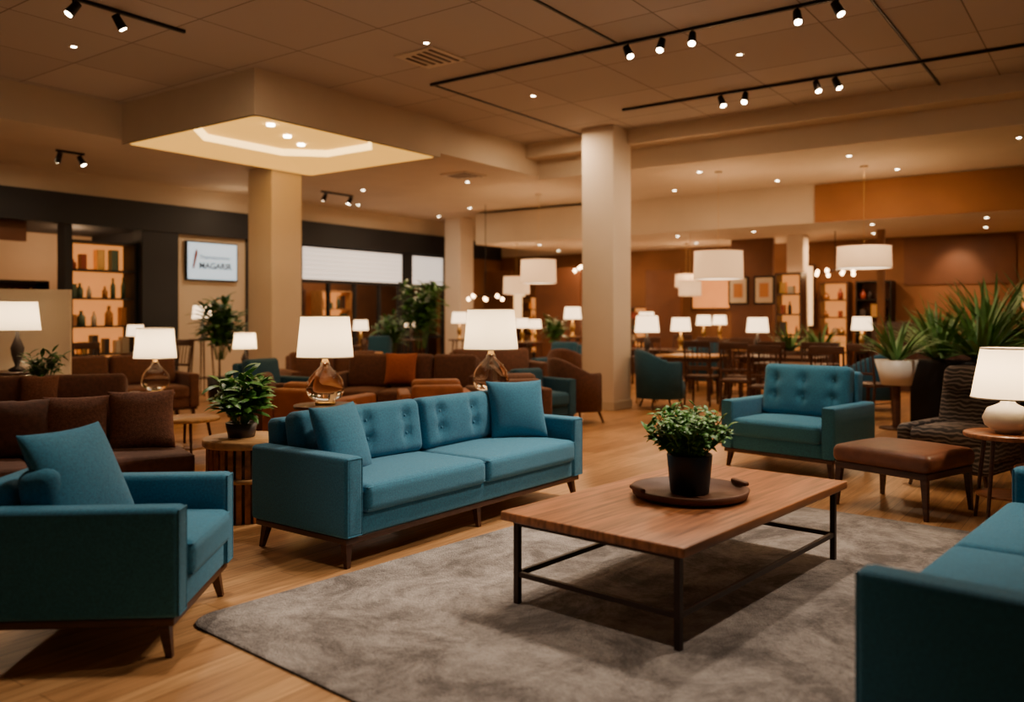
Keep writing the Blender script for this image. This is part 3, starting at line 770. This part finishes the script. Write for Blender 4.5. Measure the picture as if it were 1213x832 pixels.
# ------------------------------------------------------------------ ceiling fixtures
def track(name, a0, b0, a1, b1, heads, z=4.26):
    o = B(); P0 = Vector(RW(a0, b0, z-0.032)); P1 = Vector(RW(a1, b1, z-0.032))
    d = (P1-P0).normalized(); nrm = Vector((-d.y, d.x, 0))
    vs = []
    for P in (P0, P1):
        for (u, w) in ((-0.018, -0.0), (0.018, -0.0), (0.018, 0.03), (-0.018, 0.03)): vs.append(P+nrm*u+Vector((0, 0, w)))
    o.add(vs, [(0,1,2,3),(4,7,6,5),(0,4,5,1),(1,5,6,2),(2,6,7,3),(3,7,4,0)], M['black'])
    for (t, tx, ty) in heads:
        P = P0.lerp(P1, t); Q = P+Vector((0, 0, -0.08)); o.cyl(P, Q, 0.01, 0.01, M['black'], 6)
        D = Vector((tx, ty, -1)).normalized()
        o.cyl(Q-D*0.07, Q+D*0.07, 0.036, 0.045, M['black'], 16); o.cyl(Q+D*0.071, Q+D*0.074, 0.034, 0.034, M['bulb'], 14)
    o.done(name)
track('track_light', 7.8, -6.9, 7.8, 2.0, ((0.306, .3, -.6), (0.348, -.3, -.5), (0.386, -.2, -.6), (0.502, -.1, -.6), (0.542, 0.3, -.5), (0.66, -.5, -.2)))
track('track_light', 10.3, -5.6, 10.3, 2.0, ((0.188, 0.2, -.5), (0.228, -.3, -.5), (0.345, .1, -.5), (0.375, .3, -.4)))
track('track_light', 3.2, -7.6, 4.9, -7.6, ((0.35, -.5, -.5), (0.6, 0.5, 0.3)))
track('track_light', 5.9, -12.3, 6.3, -12.3, ((0.1, -.5, .3), (0.9, 0.5, 0.1)), z=3.78)
track('track_light', 10.8, -12.3, 11.6, -12.3, ((0.1, -.5, .3), (0.9, -0.5, -0.1)), z=3.78)
o = B()
for (A0, A1, BB) in ((7.84, 11.5, -6.9), (0.0, 7.78, -4.3), (3.0, 11.5, -1.85)):
    o.box(A0, A1, -BB-0.012, -BB+0.012, 4.245, 4.26, M['black'])
o.done('trim_2', (0,0,0), TH)
def disc(a, b, z, r=0.035, m=None):
    o = B(); o.cyl((0, 0, -0.002), (0, 0, -0.008), r, r, m or M['bulb'], 14); o.lathe([(r, -0.008), (r+0.02, -0.006), (r+0.025, 0)], M['c3'], seg=18)
    o.done('recessed_downlight', RW(a, b, z))
for (a, b) in ((4.5, -9.0), (6.6, -5.9), (9.0, -6.2), (8.9, -3.4)): disc(a, b, 4.26, 0.028)
for a in (5.0, 12.6, 15.2): disc(a, -13.2, 3.78, 0.03)
for a in (11.2, 14.4): disc(a, -11.6, 3.78, 0.03)
disc(11.6, -9.4, 3.78, 0.03)
for b in (-7.2, -5.3, -3.4, -1.2): disc(12.7, b+random.uniform(-.3, .3), 3.72, 0.03); disc(14.3, b+0.5, 3.72, 0.03)
for b in (-11, -9.2, -7.4, -5.6, -3.8, -2):
    for a in (15.9, 17.6): disc(a, b+random.uniform(-.4, .4), 3.04, 0.03)
for (a, b, z) in ((7.0, -6.2, 4.26), (11.0, -9.0, 3.78)):
    o = B(); o.box(-0.28, 0.28, -0.28, 0.28, -0.015, 0, M['c3'])
    for k in range(5): o.box(-0.24+0.02*k, 0.24-0.02*k, -0.22+0.1*k, -0.18+0.1*k, -0.022, -0.015, M['dwood'])
    o.done('ceiling_vent', RW(a, b, z), TH)

# ------------------------------------------------------------------ lights
def area(name, loc, e, size, col=(1, 0.78, 0.55), rot=(0, 0, 0)):
    l = bpy.data.lights.new(name, 'AREA'); l.shape = 'DISK'; l.size = size; l.energy = e; l.color = col
    ob = bpy.data.objects.new(name, l); ob.location = loc; ob.rotation_euler = rot; scene.collection.objects.link(ob)
    return ob
def spot(name, loc, tgt, e, ang=50, col=(1, 0.83, 0.65), r=0.12, blend=0.7):
    l = bpy.data.lights.new(name, 'SPOT'); l.energy = e; l.color = col; l.spot_size = rad(ang); l.spot_blend = blend; l.shadow_soft_size = r
    ob = bpy.data.objects.new(name, l); ob.location = loc
    ob.rotation_euler = (Vector(tgt)-Vector(loc)).to_track_quat('-Z', 'Y').to_euler(); scene.collection.objects.link(ob)
WARM = (1, 0.68, 0.39)
for (a, b, e) in ((5.2, -7.0, 20), (9.6, -5.0, 30), (8.9, -3.0, 30), (6.4, -3.4, 12), (10.6, -6.9, 30), (3.0, -5.5, 8)):
    area('downlight', RW(a, b, 4.2), e, 0.25, WARM)
for (a, b, e) in ((5.5, -12.6, 22), (9.8, -12.6, 28), (13.4, -12.6, 36), (12.2, -9.6, 34), (13.2, -6.0, 38), (13.2, -3.0, 38)):
    area('downlight', RW(a, b, 3.68), e, 0.25, WARM)
for (a, b, e) in ((17.2, -10.5, 45), (17.2, -7.5, 45), (17.4, -4.6, 40), (17.6, -2.7, 25)):
    area('downlight', RW(a, b, 3.0), e, 0.25, (1, 0.60, 0.30))
spot('track_spot', RW(6.9, -2.6, 4.1), (-0.4, 5.8, 0.4), 760, 48)
spot('track_spot', RW(6.9, -3.6, 4.1), (-0.2, 6.1, 0.4), 260, 40)
spot('track_spot', RW(5.3, -0.4, 4.15), (1.0, 4.6, 0.3), 350, 60)
spot('track_spot', RW(7.7, -2.0, 4.1), (2.6, 7.7, 0.4), 420, 46)
spot('track_spot', RW(5.6, -2.2, 4.1), (1.2, 4.3, 0.0), 380, 75)
spot('track_spot', RW(2.6, -3.6, 4.1), (-0.9, 2.9, 0.0), 300, 60)
spot('track_spot', RW(4.2, -6.0, 4.1), (-1.7, 4.2, 0.4), 90, 45)
spot('track_spot', RW(4.4, -7.4, 4.1), (-3.1, 5.8, 0.4), 230, 55)
spot('track_spot', RW(8.4, -4.4, 4.1), (1.2, 8.8, 0.0), 340, 60, WARM)
spot('track_spot', RW(10.2, -2.8, 4.1), (1.6, 12.8, 2.4), 290, 50, WARM)
spot('track_spot', RW(8.8, -1.5, 4.1), (5.8, 11.2, 1.0), 280, 50)
spot('track_spot', RW(18.2, -2.7, 3.0), RW(18.85, -2.7, 2.2), 70, 70, WARM)
for a in (4.8, 7.6, 12.8, 14.3): plight('shop_light', RW(a, -15.2, 2.6), 24, (1, 0.60, 0.31), 0.1)
plight('shop_light', RW(9.66, -13.4, 3.3), 6, WARM, 0.1)

w = bpy.data.worlds.new('World'); scene.world = w; w.use_nodes = True
bg = w.node_tree.nodes['Background']; bg.inputs[0].default_value = (1.0, 0.74, 0.52, 1); bg.inputs[1].default_value = 0.07

# ------------------------------------------------------------------ camera
cam = bpy.data.cameras.new('camera'); co = bpy.data.objects.new('camera', cam); scene.collection.objects.link(co)
co.location = (0, 0, 1.4); co.rotation_euler = (rad(90), 0, 0)
cam.sensor_width = 36; cam.lens = 36*1000/1213; cam.shift_y = -41/1213
cam.dof.use_dof = True; cam.dof.focus_distance = 5.2; cam.dof.aperture_fstop = 1.1
cam.clip_end = 100
scene.camera = co
